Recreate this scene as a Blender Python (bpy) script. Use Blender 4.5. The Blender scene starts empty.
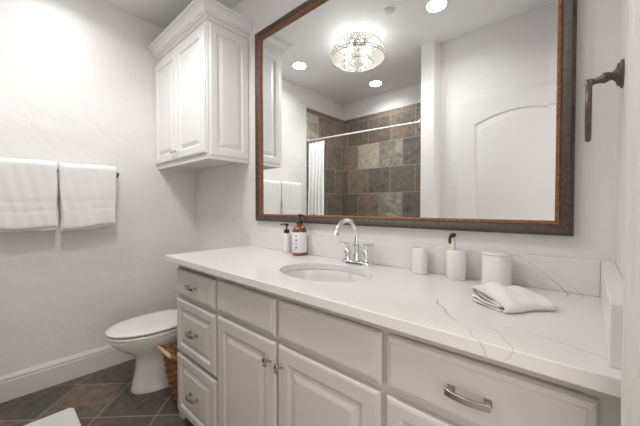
import bpy, bmesh, math, random
from mathutils import Vector, Matrix
random.seed(7)
R = math.radians
PI = math.pi
C = bpy.context.scene.collection
SC = bpy.context.scene

# ------------------------------------------------------------------ camera
cam_d = bpy.data.cameras.new('camera')
cam = bpy.data.objects.new('camera', cam_d)
C.objects.link(cam)
cam.location = (2.590, -1.220, 1.161)
cam.rotation_euler = (R(90 - 1.08), 0, R(42.0))
cam_d.sensor_width = 36.0
cam_d.lens = 298.0 / 640.0 * 36.0
cam_d.clip_start = 0.01
SC.camera = cam

# ------------------------------------------------------------------ world, exposure
W = bpy.data.worlds.new('world')
SC.world = W
W.use_nodes = True
bg = W.node_tree.nodes['Background']
bg.inputs[0].default_value = (1.0, 0.93, 0.86, 1)
bg.inputs[1].default_value = 1.3
SC.view_settings.view_transform = 'Standard'
SC.view_settings.look = 'None'
SC.view_settings.gamma = 1.0
SC.view_settings.use_curve_mapping = False
SC.view_settings.exposure = 0.68
CAN_W = 2.2        # watts of each recessed lamp
FIX_UP = .6       # upward share of each bulb
FIX_W = 4.2        # watts of each bulb of the crystal fixture
CEIL = 2.622
XR = 2.65          # right wall plane
YF = -1.50         # wall opposite the vanity
YS = -2.18         # back wall of the shower


# ------------------------------------------------------------------ materials
def new_mat(name):
    m = bpy.data.materials.new(name)
    m.use_nodes = True
    return m, m.node_tree, m.node_tree.nodes['Principled BSDF']


def mat(name, col, rough=0.5, metal=0.0, noise=None, bump=None, trans=0.0, ior=None, coat=0.0,
        emit=None, sss=0.0, sheen=0.0):
    """noise=(scale, colour2, amount), bump=(scale, strength, distance)"""
    m, nt, p = new_mat(name)
    p.inputs['Base Color'].default_value = (*col, 1)
    p.inputs['Roughness'].default_value = rough
    p.inputs['Metallic'].default_value = metal
    p.inputs['Transmission Weight'].default_value = trans
    p.inputs['Coat Weight'].default_value = coat
    p.inputs['Sheen Weight'].default_value = sheen
    if ior: p.inputs['IOR'].default_value = ior
    if emit:
        p.inputs['Emission Color'].default_value = (*emit[0], 1)
        p.inputs['Emission Strength'].default_value = emit[1]
    tc = nt.nodes.new('ShaderNodeTexCoord')
    if noise:
        n = nt.nodes.new('ShaderNodeTexNoise')
        n.inputs['Scale'].default_value = noise[0]
        n.inputs['Detail'].default_value = 6
        nt.links.new(tc.outputs['Object'], n.inputs['Vector'])
        r = nt.nodes.new('ShaderNodeValToRGB')
        r.color_ramp.elements[0].position = 0.35
        r.color_ramp.elements[0].color = (*col, 1)
        r.color_ramp.elements[1].position = 0.7
        c2 = [a + (b - a) * noise[2] for a, b in zip(col, noise[1])]
        r.color_ramp.elements[1].color = (*c2, 1)
        nt.links.new(n.outputs['Fac'], r.inputs['Fac'])
        nt.links.new(r.outputs['Color'], p.inputs['Base Color'])
    if bump:
        n = nt.nodes.new('ShaderNodeTexNoise')
        n.inputs['Scale'].default_value = bump[0]
        n.inputs['Detail'].default_value = 4
        nt.links.new(tc.outputs['Object'], n.inputs['Vector'])
        b = nt.nodes.new('ShaderNodeBump')
        b.inputs['Strength'].default_value = bump[1]
        b.inputs['Distance'].default_value = bump[2]
        nt.links.new(n.outputs['Fac'], b.inputs['Height'])
        nt.links.new(b.outputs['Normal'], p.inputs['Normal'])
    return m


class NG:
    """small helper for math node chains"""
    def __init__(s, nt): s.nt = nt
    def m(s, op, a, b=None, c=None):
        n = s.nt.nodes.new('ShaderNodeMath'); n.operation = op
        for i, v in enumerate((a, b, c)):
            if v is None: continue
            if isinstance(v, (int, float)): n.inputs[i].default_value = v
            else: s.nt.links.new(v, n.inputs[i])
        return n.outputs[0]


def slate(name, plane, pitch, off, stagger, rot45, cols, grout_col, grout_w, rough, seed, tiles=(), dist=1.2, mott=.34):
    """slate tiles: a colour per tile, veined by noise, joints recessed"""
    m, nt, p = new_mat(name)
    L = nt.links.new
    g = NG(nt)
    tc = nt.nodes.new('ShaderNodeTexCoord')
    sp = nt.nodes.new('ShaderNodeSeparateXYZ')
    L(tc.outputs['Object'], sp.inputs[0])
    a, b = {'xy': (0, 1), 'xz': (0, 2), 'yz': (1, 2)}[plane]
    a, b = sp.outputs[a], sp.outputs[b]
    if rot45:
        s = math.sqrt(.5)
        a, b = (g.m('MULTIPLY', g.m('ADD', a, b), s), g.m('MULTIPLY', g.m('SUBTRACT', b, a), s))
    v = g.m('DIVIDE', g.m('SUBTRACT', b, off[1]), pitch)
    row = g.m('FLOOR', v)
    u = g.m('DIVIDE', g.m('SUBTRACT', a, off[0]), pitch)
    if stagger:
        odd = g.m('MODULO', g.m('ADD', row, 40.0), 2.0)
        u = g.m('ADD', u, g.m('MULTIPLY', odd, 0.5))
    colm = g.m('FLOOR', u)
    fu, fv = g.m('SUBTRACT', u, colm), g.m('SUBTRACT', v, row)
    du = g.m('MINIMUM', fu, g.m('SUBTRACT', 1.0, fu))
    dv = g.m('MINIMUM', fv, g.m('SUBTRACT', 1.0, fv))
    d = g.m('MINIMUM', du, dv)
    gr = nt.nodes.new('ShaderNodeMapRange')
    gr.inputs[1].default_value = grout_w * .75 / pitch
    gr.inputs[2].default_value = grout_w * 1.15 / pitch
    L(d, gr.inputs[0])
    cb = nt.nodes.new('ShaderNodeCombineXYZ')
    L(colm, cb.inputs[0]); L(row, cb.inputs[1]); cb.inputs[2].default_value = seed
    wn = nt.nodes.new('ShaderNodeTexWhiteNoise'); wn.noise_dimensions = '3D'
    L(cb.outputs[0], wn.inputs['Vector'])
    val = wn.outputs['Value']
    for tc_, tr_, tv_ in tiles:          # stones whose own colour is known
        k_ = g.m('MULTIPLY', g.m('COMPARE', colm, float(tc_), .2), g.m('COMPARE', row, float(tr_), .2))
        val = g.m('ADD', g.m('MULTIPLY', val, g.m('SUBTRACT', 1.0, k_)), g.m('MULTIPLY', k_, tv_))
    ns = nt.nodes.new('ShaderNodeTexNoise'); ns.noise_dimensions = '4D'
    ns.inputs['Scale'].default_value = 3.4; ns.inputs['Detail'].default_value = 9
    ns.inputs['Roughness'].default_value = .62; ns.inputs['Distortion'].default_value = dist
    L(tc.outputs['Object'], ns.inputs['Vector'])
    L(g.m('MULTIPLY', wn.outputs['Value'], 37.0), ns.inputs['W'])
    fac = g.m('ADD', g.m('MULTIPLY', val, 0.88),
              g.m('MULTIPLY', g.m('SUBTRACT', ns.outputs['Fac'], 0.42), 0.95))
    rp = nt.nodes.new('ShaderNodeValToRGB')
    els = rp.color_ramp.elements
    while len(els) < len(cols): els.new(0.5)
    for i, (pos, c) in enumerate(cols):
        els[i].position = pos; els[i].color = (*c, 1)
    L(fac, rp.inputs['Fac'])
    # finer mottling
    n2 = nt.nodes.new('ShaderNodeTexNoise'); n2.inputs['Scale'].default_value = 22
    n2.inputs['Detail'].default_value = 8
    L(tc.outputs['Object'], n2.inputs['Vector'])
    mr = nt.nodes.new('ShaderNodeMapRange')
    mr.inputs[1].default_value = .3; mr.inputs[2].default_value = .7
    mr.inputs[3].default_value = 1 - mott; mr.inputs[4].default_value = 1 + mott
    L(n2.outputs['Fac'], mr.inputs[0])
    mx = nt.nodes.new('ShaderNodeVectorMath'); mx.operation = 'SCALE'
    L(rp.outputs['Color'], mx.inputs[0]); L(mr.outputs[0], mx.inputs['Scale'])
    mg = nt.nodes.new('ShaderNodeMix'); mg.data_type = 'RGBA'
    L(gr.outputs[0], mg.inputs[0])
    mg.inputs[6].default_value = (*grout_col, 1)
    L(mx.outputs[0], mg.inputs[7])
    L(mg.outputs[2], p.inputs['Base Color'])
    p.inputs['Roughness'].default_value = rough
    bp = nt.nodes.new('ShaderNodeBump'); bp.inputs['Strength'].default_value = .5
    bp.inputs['Distance'].default_value = .004
    L(g.m('ADD', gr.outputs[0], g.m('MULTIPLY', ns.outputs['Fac'], .6)), bp.inputs['Height'])
    L(bp.outputs['Normal'], p.inputs['Normal'])
    return m


def quartz(name):
    """white quartz with a few long thin grey veins cutting through the slab"""
    m, nt, p = new_mat(name)
    L = nt.links.new
    g = NG(nt)
    tc = nt.nodes.new('ShaderNodeTexCoord')
    n1 = nt.nodes.new('ShaderNodeTexNoise'); n1.inputs['Scale'].default_value = 7; n1.inputs['Detail'].default_value = 5
    L(tc.outputs['Object'], n1.inputs['Vector'])
    wob = g.m('MULTIPLY', g.m('SUBTRACT', n1.outputs['Fac'], .5), .085)
    n3 = nt.nodes.new('ShaderNodeTexNoise'); n3.inputs['Scale'].default_value = 5.5; n3.inputs['Detail'].default_value = 2
    L(tc.outputs['Object'], n3.inputs['Vector'])
    sp = nt.nodes.new('ShaderNodeSeparateXYZ'); L(tc.outputs['Object'], sp.inputs[0])
    total = None
    # (point on the slab, heading in degrees, lean along z, half width, strength, half length)
    for (x, y, hd, kz, w, st, ln) in ((2.36, -.49, -52, .5, .0016, .75, .17), (2.46, -.53, -64, -.3, .0013, .55, .08), (2.555, -.487, -16, .2, .0013, .45, .12),
                                      (2.535, -.02, 90, -1.16, .0018, .75, .06), (2.575, -.02, 90, -1.25, .0012, .42, .05), (1.18, -.45, -30, .4, .0010, .30, .25),
                                      (1.45, -.40, -48, .3, .0009, .25, .20), (2.05, -.20, 60, .5, .0010, .30, .18), (1.55, -.02, 90, -.7, .0010, .25, .15)):
        c_, s_ = math.cos(R(hd)), math.sin(R(hd))
        dx = g.m('SUBTRACT', sp.outputs[0], x); dy = g.m('SUBTRACT', sp.outputs[1], y); dz = g.m('SUBTRACT', sp.outputs[2], .8965)
        dd = g.m('ADD', g.m('ADD', g.m('MULTIPLY', dx, -s_), g.m('MULTIPLY', dy, c_)), g.m('MULTIPLY', dz, kz))
        dist = g.m('ABSOLUTE', g.m('ADD', dd, wob))
        al = g.m('ABSOLUTE', g.m('ADD', g.m('MULTIPLY', dx, c_), g.m('MULTIPLY', dy, s_)))
        mr = nt.nodes.new('ShaderNodeMapRange'); mr.inputs[1].default_value = w * .4; mr.inputs[2].default_value = w * 1.6
        mr.inputs[3].default_value = st; mr.inputs[4].default_value = 0; L(dist, mr.inputs[0])
        ml = nt.nodes.new('ShaderNodeMapRange'); ml.inputs[1].default_value = ln * .8; ml.inputs[2].default_value = ln
        ml.inputs[3].default_value = 1; ml.inputs[4].default_value = 0; L(al, ml.inputs[0])
        v = g.m('MULTIPLY', mr.outputs[0], ml.outputs[0])
        total = v if total is None else g.m('MAXIMUM', total, v)
    mk = nt.nodes.new('ShaderNodeMapRange'); mk.inputs[1].default_value = .32; mk.inputs[2].default_value = .58; mk.inputs[3].default_value = .25
    L(n3.outputs['Fac'], mk.inputs[0])
    f = g.m('MULTIPLY', total, mk.outputs[0])
    mg = nt.nodes.new('ShaderNodeMix'); mg.data_type = 'RGBA'
    L(f, mg.inputs[0])
    mg.inputs[6].default_value = (.80, .785, .765, 1)
    mg.inputs[7].default_value = (.25, .235, .225, 1)
    L(mg.outputs[2], p.inputs['Base Color'])
    p.inputs['Roughness'].default_value = .18
    return m


M = {}
M['wall'] = mat('wall_paint', (.79, .775, .765), .55, bump=(11, .35, .016))
M['ceil'] = mat('ceiling_paint', (.86, .86, .86), .6, bump=(14, .1, .006))
M['trim'] = mat('trim_paint', (.74, .725, .71), .38)
M['door'] = mat('door_paint', (.76, .755, .745), .38)
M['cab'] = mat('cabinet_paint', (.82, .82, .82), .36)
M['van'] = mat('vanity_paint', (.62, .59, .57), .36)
M['quartz'] = quartz('white_quartz')
M['ceramic'] = mat('white_ceramic', (.82, .815, .80), .12, coat=.4)
M['sink'] = mat('sink_porcelain', (.78, .77, .76), .12, coat=.4)
M['bowl'] = mat('toilet_china', (.80, .78, .76), .14, coat=.5)
M['chrome'] = mat('polished_chrome', (.86, .87, .88), .09, metal=1)
M['nickel'] = mat('brushed_nickel', (.50, .46, .42), .26, metal=1)
M['bronze'] = mat('oil_rubbed_bronze', (.13, .108, .095), .42, metal=.6, noise=(40, (.24, .20, .17), .6))
M['frame'] = mat('bronze_frame_wood', (.050, .034, .025), .42, metal=.0, noise=(70, (.12, .085, .06), .7), bump=(90, .3, .002))
M['gold'] = mat('copper_lip', (.14, .048, .015), .45, metal=.1, noise=(130, (.33, .15, .06), 1.0))
M['mirror'] = mat('mirror_silver', (.93, .945, .94), .0, metal=1)
M['towel'] = mat('white_terry', (.86, .855, .84), .95, bump=(420, .7, .004), sheen=.3)
M['cloth'] = mat('white_cotton', (.86, .85, .83), .95, bump=(380, .5, .002), sheen=.3)
M['curtain'] = mat('curtain_cloth', (.90, .90, .90), .85, bump=(160, .2, .002))
M['black'] = mat('black_plastic', (.015, .015, .016), .3)
M['amber'] = mat('amber_glass', (.20, .055, .018), .08, coat=.8)
M['label'] = mat('paper_label', (.84, .83, .87), .6)
M['ink'] = mat('violet_ink', (.22, .18, .42), .6)
M['cream'] = mat('cream_plastic', (.74, .68, .60), .35)
M['wicker'] = mat('wicker', (.13, .050, .018), .55, noise=(38, (.46, .24, .09), 1.0), bump=(120, .6, .004))
M['dowel'] = mat('pale_wood', (.56, .36, .20), .5, noise=(30, (.68, .48, .30), .8))
M['mat'] = mat('bath_mat_cotton', (.84, .84, .83), .95, bump=(260, .8, .006), sheen=.3)
M['glow'] = mat('lamp_lens', (.9, .9, .9), .5, emit=((1, .985, .96), 14))
M['bulb'] = mat('bulb_glass', (.9, .9, .9), .5, emit=((1, .95, .87), 3))
M['dark'] = mat('dark_recess', (.03, .028, .026), .9)
SL = [(.02, (.105, .100, .086)), (.18, (.175, .165, .138)), (.32, (.185, .135, .098)),
      (.44, (.215, .185, .148)), (.56, (.300, .200, .135)), (.68, (.240, .222, .185)), (.90, (.46, .41, .33))]
SLF = [(.05, (.048, .045, .038)), (.28, (.085, .078, .062)), (.45, (.135, .083, .052)),
       (.55, (.095, .088, .070)), (.72, (.180, .115, .070)), (.92, (.22, .18, .125))]
M['floor'] = slate('floor_slate', 'xy', .3255, (-.509, -1.007), False, True, SLF, (.235, .20, .165), .0045, .38, 8.0,
                   ((-1, 0, .18), (-1, 1, .30), (0, 0, .66), (0, 1, .22), (1, 0, .24), (1, -1, .30), (0, -1, .34), (2, 0, .2), (1, 1, .35), (2, -1, .5)), 1.8, .42)
M['tileb'] = slate('shower_slate_back', 'xz', .3265, (.0805, 1.3485), True, False, SL, (.36, .33, .28), .0045, .42, 5.0,
                   ((0, 1, .52), (1, 1, .95), (2, 1, .74), (3, 1, .10), (-1, 0, .08), (0, 0, .50), (1, 0, .12), (2, 0, .16), (3, 0, .33), (0, -1, .12), (1, -1, .46), (2, -1, .80),
                    (3, -1, .12), (0, 2, .18), (1, 2, .30), (2, 2, .46), (3, 2, .42), (0, 3, .25), (1, 3, .2), (2, 3, .5), (3, 3, .35)), 2.0, .22)
M['tilel'] = slate('shower_slate_side', 'yz', .3265, (-1.957, 1.3485), True, False, SL, (.36, .33, .28), .0045, .42, 9.0, ((1, 2, .86), (0, 2, .36), (-1, 2, .58), (1, 1, .2), (0, 1, .36), (2, 1, .3), (0, 0, .14), (-1, 0, .40), (1, 0, .3), (0, -1, .42), (1, -1, .36), (1, 3, .2), (0, 3, .3)), 2.0, .22)


# crystal beads: clear and milky, cheap to trace
def crystal():
    m, nt, p = new_mat('crystal_beads')
    p.inputs['Base Color'].default_value = (.86, .81, .73, 1)
    p.inputs['Roughness'].default_value = .15
    p.inputs['Transmission Weight'].default_value = .3
    p.inputs['IOR'].default_value = 1.45
    return m
M['crystal'] = crystal()


# ------------------------------------------------------------------ mesh helpers
def obj(name, bm, m, parent=None, smooth=None, kind=None, recalc=True):
    if recalc: bmesh.ops.recalc_face_normals(bm, faces=bm.faces[:])
    me = bpy.data.meshes.new(name)
    bm.to_mesh(me); bm.free()
    for k in (m if isinstance(m, (list, tuple)) else [m]): me.materials.append(k)
    o = bpy.data.objects.new(name, me)
    C.objects.link(o)
    if parent: o.parent = parent
    if smooth is not None:
        for p in me.polygons: p.use_smooth = True
        try: me.set_sharp_from_angle(angle=R(smooth))
        except Exception: pass
    if kind: o['kind'] = kind
    return o


def bevel(o, w, seg=2):
    b = o.modifiers.new('bevel', 'BEVEL'); b.width = w; b.segments = seg
    b.limit_method = 'ANGLE'; b.angle_limit = R(40)
    for p in o.data.polygons: p.use_smooth = True
    try: o.data.set_sharp_from_angle(angle=R(50))
    except Exception: pass
    return o


def subsurf(o, n=1):
    s = o.modifiers.new('subdivision', 'SUBSURF'); s.levels = n; s.render_levels = n
    return o


def empty(name, loc, label, cat, group=None, rz=0):
    o = bpy.data.objects.new(name, None)
    C.objects.link(o)
    o.location = loc; o.rotation_euler = (0, 0, rz)
    o.empty_display_size = .05
    tag(o, label, cat, group)
    return o


def tag(o, label, cat, group=None):
    o['label'] = label; o['category'] = cat
    if group: o['group'] = group
    return o


def box(bm, x0, x1, y0, y1, z0, z1):
    v = [bm.verts.new((x, y, z)) for z in (z0, z1) for y in (y0, y1) for x in (x0, x1)]
    for f in ((0, 1, 3, 2), (4, 6, 7, 5), (0, 4, 5, 1), (2, 3, 7, 6), (0, 2, 6, 4), (1, 5, 7, 3)):
        bm.faces.new([v[i] for i in f])


def boxbm(*a):
    bm = bmesh.new(); box(bm, *a); return bm


def loft(bm, rings, cap0=True, cap1=True, closed=True):
    rs = [[bm.verts.new(p) for p in r] for r in rings]
    n = len(rs[0])
    for a, b in zip(rs, rs[1:]):
        for i in range(n if closed else n - 1):
            j = (i + 1) % n
            bm.faces.new((a[i], a[j], b[j], b[i]))
    if cap0: bm.faces.new(rs[0])
    if cap1: bm.faces.new(rs[-1][::-1])
    return rs


def circ(cx, cy, cz, r, n=24, axis='z', ry=None):
    ry = ry or r
    out = []
    for i in range(n):
        a = 2 * PI * i / n
        c, s = r * math.cos(a), ry * math.sin(a)
        out.append({'z': (cx + c, cy + s, cz), 'x': (cx, cy + c, cz + s), 'y': (cx + c, cy, cz + s)}[axis])
    return out


def lathe(bm, prof, n=32, c=(0, 0), cap=True):
    loft(bm, [circ(c[0], c[1], z, max(r, .0002), n) for r, z in prof], cap, cap)


def tube(bm, pts, r, n=10, cap=True, flat=None):
    """sweep a circle (or an ellipse flat=(a,b)) along pts; r may be a list"""
    P = [Vector(p) for p in pts]
    rs = r if isinstance(r, (list, tuple)) else [r] * len(P)
    T = []
    for i in range(len(P)):
        a = P[max(i - 1, 0)]; b = P[min(i + 1, len(P) - 1)]
        T.append((b - a).normalized())
    up = Vector((0, 0, 1)) if abs(T[0].z) < .9 else Vector((1, 0, 0))
    nrm = (up - T[0] * up.dot(T[0])).normalized()
    rings = []
    for i, p in enumerate(P):
        nrm = (nrm - T[i] * nrm.dot(T[i])).normalized()
        bn = T[i].cross(nrm)
        fa, fb = flat or (1, 1)
        rings.append([tuple(p + nrm * (rs[i] * fa * math.cos(2 * PI * k / n)) + bn * (rs[i] * fb * math.sin(2 * PI * k / n)))
                      for k in range(n)])
    loft(bm, rings, cap, cap)


def torus(bm, c, R0, r, n=48, k=8, axis='z'):
    rings = []
    for i in range(n):
        a = 2 * PI * i / n
        ring = []
        for j in range(k):
            b = 2 * PI * j / k
            rr = R0 + r * math.cos(b); h = r * math.sin(b)
            q = {'z': (rr * math.cos(a), rr * math.sin(a), h), 'x': (h, rr * math.cos(a), rr * math.sin(a)),
                 'y': (rr * math.cos(a), h, rr * math.sin(a))}[axis]
            ring.append((c[0] + q[0], c[1] + q[1], c[2] + q[2]))
        rings.append(ring)
    loft(bm, rings + [rings[0]], False, False)
    bmesh.ops.remove_doubles(bm, verts=bm.verts[:], dist=1e-6)


def rect(x0, x1, z0, z1, ins, y):
    return [(x0 + ins, y, z0 + ins), (x1 - ins, y, z0 + ins), (x1 - ins, y, z1 - ins), (x0 + ins, y, z1 - ins)]


def front(x0, x1, z0, z1, yb, t, stile=None, edge=.009):
    """a cabinet front facing -y, back at yb: slab, or frame with a raised panel"""
    bm = bmesh.new()
    yf = yb - t
    rings = [rect(x0, x1, z0, z1, 0, yb), rect(x0, x1, z0, z1, 0, yf + edge * .9), rect(x0, x1, z0, z1, edge * .45, yf + edge * .25),
             rect(x0, x1, z0, z1, edge * 1.2, yf)]
    if stile:
        rings += [rect(x0, x1, z0, z1, stile - .006, yf), rect(x0, x1, z0, z1, stile, yf + .003),
                  rect(x0, x1, z0, z1, stile + .003, yf + .009), rect(x0, x1, z0, z1, stile + .010, yf + .009),
                  rect(x0, x1, z0, z1, stile + .032, yf + .0015), rect(x0, x1, z0, z1, stile + .035, yf + .0005)]
    else:
        rings += [rect(x0, x1, z0, z1, .0140, yf), rect(x0, x1, z0, z1, .0160, yf - .0032), rect(x0, x1, z0, z1, .0175, yf - .0036)]
    loft(bm, rings)
    return bm


def bx(name, a, m, parent=None, bev=None, kind=None):
    o = obj(name, boxbm(*a), m, parent, kind=kind)
    if bev: bevel(o, bev)
    return o


def struct(name, a, m, bev=None):
    return bx(name, a, m, None, bev, 'structure')


# ------------------------------------------------------------------ the room
struct('floor', (-.1, 3.9, -2.28, .1, -.08, 0), M['floor'])
struct('ceiling', (-.1, 2.77, -2.28, .1, CEIL, CEIL + .1), M['ceil'])
struct('wall_left', (-.1, 0, -2.28, .1, 0, CEIL), M['wall'])
struct('wall_back', (0, XR, 0, .1, 0, CEIL), M['wall'])
# right wall, with the doorway the photograph is taken beside
YJ0, YJ1, DH = -.69, -1.475, 2.045
bm = bmesh.new()
box(bm, XR, XR + .12, YJ0 + .02, .1, 0, CEIL)
box(bm, XR, XR + .12, -2.28, YJ1 - .02, 0, CEIL)
box(bm, XR, XR + .12, YJ1 - .02, YJ0 + .02, DH + .02, CEIL)
obj('wall_right', bm, M['wall'], kind='structure')
# wall opposite the vanity, and the wing wall at the end of the shower
bm = bmesh.new()
box(bm, 1.60, XR, YF - .1, YF, 0, CEIL)
obj('wall_front', bm, M['wall'], kind='structure')
bm = bmesh.new()
foot = [(1.454, -1.415), (1.572, -1.415), (1.600, YF + .0), (1.600, -2.18), (1.454, -2.18)]
loft(bm, [[(x, y, 0) for x, y in foot], [(x, y, CEIL) for x, y in foot]])
obj('wall_wing', bm, M['wall'], kind='structure')
struct('wall_shower', (0, 1.62, YS - .1, YS, 0, CEIL), M['wall'])
# tiling inside the shower, to 2.39 m
struct('wall_shower_tile_back', (.010, 1.444, YS, YS + .010, 0, 2.385), M['tileb'])
struct('wall_shower_tile_left', (0, .010, YS, -1.416, 0, 2.385), M['tilel'])
struct('wall_shower_tile_right', (1.444, 1.454, YS, -1.43, 0, 2.385), M['tilel'])


# baseboards: flat board with a moulded top
def baseboard(name, pts, n):
    """profile (out, z) swept from pts[0] to pts[1]; n is the outward direction"""
    prof = [(0, 0), (.015, 0), (.015, .118), (.0125, .120), (.0125, .124), (.014, .128), (.013, .138), (.008, .148), (.006, .155), (0, .155)]
    bm = bmesh.new()
    loft(bm, [[(p[0] + n[0] * o, p[1] + n[1] * o, z) for o, z in prof] for p in pts])
    return obj(name, bm, M['trim'], kind='structure')
baseboard('baseboard_left', [(0, -1.415), (0, 0)], (1, 0))
baseboard('baseboard_back', [(.015, 0), (.93, 0)], (0, -1))
baseboard('baseboard_front', [(1.605, YF), (1.75, YF)], (0, 1))

# door casing and jamb of the doorway
def casing(name, y0, y1, z1, side):
    """fluted casing on the room side of the right wall; y0 outer edge, y1 inner edge"""
    bm = bmesh.new()
    s = 1 if y1 > y0 else -1
    w = abs(y1 - y0)
    prof = [(0, 0), (0, .017), (.005, .022), (.013, .022), (.017, .019), (.022, .017), (.045, .014), (.052, .015), (.058, .011), (w, .009), (w, 0)]
    loft(bm, [[(XR - d, y0 + s * q, z) for q, d in prof] for z in (0, z1)])
    return obj(name, bm, M['trim'], kind='structure')
casing('trim_1', -.618, -.688, DH + .07, 1)
bm = bmesh.new()
box(bm, XR - .018, XR, YJ1 - .02, YJ0 + .008, DH + .001, DH + .07)
obj('trim_2', bm, M['trim'], kind='structure')
# jamb: boards lining the opening with a door stop
bm = bmesh.new()
box(bm, XR - .002, XR + .122, YJ0, YJ0 + .02, 0, DH)
box(bm, XR + .045, XR + .085, YJ0 - .012, YJ0, 0, DH)
jamb = obj('trim_3', bm, M['trim'], kind='structure')
bm = bmesh.new()
box(bm, XR - .002, XR + .122, YJ1 - .02, YJ1, 0, DH)
box(bm, XR - .002, XR + .122, YJ1, YJ0, DH, DH + .02)
obj('trim_4', bm, M['trim'], kind='structure')
# strike plate, an oval bronze plate let into the jamb
bm = bmesh.new()
box(bm, XR + .002, XR + .034, YJ0 - .0025, YJ0, .925, .992)
sp_ = obj('strike_plate', bm, M['bronze'], jamb)
bevel(sp_, .004)


# ------------------------------------------------------------------ the door standing open along the front wall
def arch(x0, x1, z0, z1, rise, ins, y, n=20):
    x0 += ins; x1 -= ins; z0 += ins; z1 -= ins
    pts = [(x0, y, z0), (x1, y, z0)]
    for i in range(n + 1):
        t = i / n
        x = x1 + (x0 - x1) * t
        k = 2 * t - 1
        pts.append((x, y, z1 + rise * (math.cos(k * PI * .5) ** 0.9 if abs(k) < 1 else 0)))
    return pts


def panel_door(x0, x1, z0, z1, yb, t):
    """door face points to +y, its back at yb"""
    bm = bmesh.new()
    yf = yb + t
    P1 = lambda ins, y: arch(x0 + .132, x1 - .132, 0.95, 1.836, .073, ins, y)
    P2 = lambda ins, y: arch(x0 + .132, x1 - .132, .24, .80, 0.0001, ins, y)
    outer = [(x0, yf, z0), (x1, yf, z0), (x1, yf, z1), (x0, yf, z1)]
    def loop(pts):
        vs = [bm.verts.new(p) for p in pts]
        return vs, [bm.edges.new((vs[i], vs[(i + 1) % len(vs)])) for i in range(len(vs))]
    vo, eo = loop(outer)
    edges = list(eo)
    for P in (P1, P2):
        vi, ei = loop(P(0, yf)); edges += ei
        prev = vi
        for ins, dy in ((.004, .005), (.010, .009), (.018, .009), (.045, .002), (.05, .0015)):
            cur = [bm.verts.new(p) for p in P(ins, yf - dy)]
            for i in range(len(prev)):
                j = (i + 1) % len(prev)
                bm.faces.new((prev[i], prev[j], cur[j], cur[i]))
            prev = cur
        bm.faces.new(prev)
    bmesh.ops.triangle_fill(bm, edges=edges, use_beauty=True)
    vb = [bm.verts.new((p[0], yb, p[2])) for p in outer]
    for i in range(4):
        j = (i + 1) % 4
        bm.faces.new((vo[i], vo[j], vb[j], vb[i]))
    bm.faces.new(vb)
    return bm
dr = obj('door_1', panel_door(1.757, 2.625, .012, 2.030, YF + .012, .036), M['door'], kind='structure', smooth=25)
bm = bmesh.new()
box(bm, 1.7545, 1.7572, YF + .018, YF + .042, 1.46, 1.505)
obj('latch_plate', bm, M['bronze'], dr)
bm = bmesh.new()
yk = YF + .048
loft(bm, [circ(1.82, yk, .96, .030, 24, 'y'), circ(1.82, yk + .006, .96, .028, 24, 'y'), circ(1.82, yk + .008, .96, .011, 24, 'y'),
          circ(1.82, yk + .030, .96, .012, 24, 'y'), circ(1.82, yk + .038, .96, .024, 24, 'y'), circ(1.82, yk + .052, .96, .026, 24, 'y'),
          circ(1.82, yk + .062, .96, .018, 24, 'y')])
obj('door_knob', bm, M['bronze'], dr, smooth=40)

# ------------------------------------------------------------------ vanity cabinet
VX0, VX1, FY = .917, XR, -.525
van = empty('vanity_cabinet', (1.79, -.27, 0), 'long white painted vanity cabinet with raised panel doors and drawers under the counter', 'bathroom cabinet')
def vp(name, bm, m, parent=None, smooth=None):
    """part given in world coordinates, parented without moving"""
    o = obj(name, bm, m, None, smooth)
    p = parent or van
    o.parent = p
    o.matrix_parent_inverse = Matrix.Translation(-world_loc(p))
    return o
def world_loc(p):
    v = Vector(p.location)
    return v
def child(name, bm, m, root, smooth=None, parent=None):
    """mesh in world coordinates placed under root (an empty without rotation) or under a part of it"""
    bmesh.ops.translate(bm, verts=bm.verts[:], vec=-Vector(root.location))
    return obj(name, bm, m, parent or root, smooth)
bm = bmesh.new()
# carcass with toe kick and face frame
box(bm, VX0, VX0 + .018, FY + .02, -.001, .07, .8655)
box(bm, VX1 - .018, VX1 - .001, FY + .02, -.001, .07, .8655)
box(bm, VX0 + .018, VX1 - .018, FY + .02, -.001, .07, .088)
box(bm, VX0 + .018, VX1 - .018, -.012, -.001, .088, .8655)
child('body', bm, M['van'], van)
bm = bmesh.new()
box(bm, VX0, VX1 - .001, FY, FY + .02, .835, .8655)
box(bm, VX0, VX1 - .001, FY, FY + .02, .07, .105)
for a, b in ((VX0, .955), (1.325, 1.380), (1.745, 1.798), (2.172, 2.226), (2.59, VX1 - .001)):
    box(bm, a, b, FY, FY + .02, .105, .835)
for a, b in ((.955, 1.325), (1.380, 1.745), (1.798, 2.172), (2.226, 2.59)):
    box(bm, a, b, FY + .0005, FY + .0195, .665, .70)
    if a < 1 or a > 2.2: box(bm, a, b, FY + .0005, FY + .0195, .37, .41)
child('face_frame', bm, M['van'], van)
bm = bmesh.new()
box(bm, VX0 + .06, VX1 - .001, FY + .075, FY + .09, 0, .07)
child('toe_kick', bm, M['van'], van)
# bracket foot on the left front corner
bm = bmesh.new()
pf = [(0, .07), (0, .0), (.042, .0), (.046, .014), (.040, .024), (.050, .040), (.072, .052), (.10, .058), (.10, .07)]
loft(bm, [[(VX0 + a, y, z) for a, z in pf] for y in (FY - .004, FY + .045)])
f_ = child('foot', bm, M['van'], van)
bevel(f_, .003)


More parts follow.
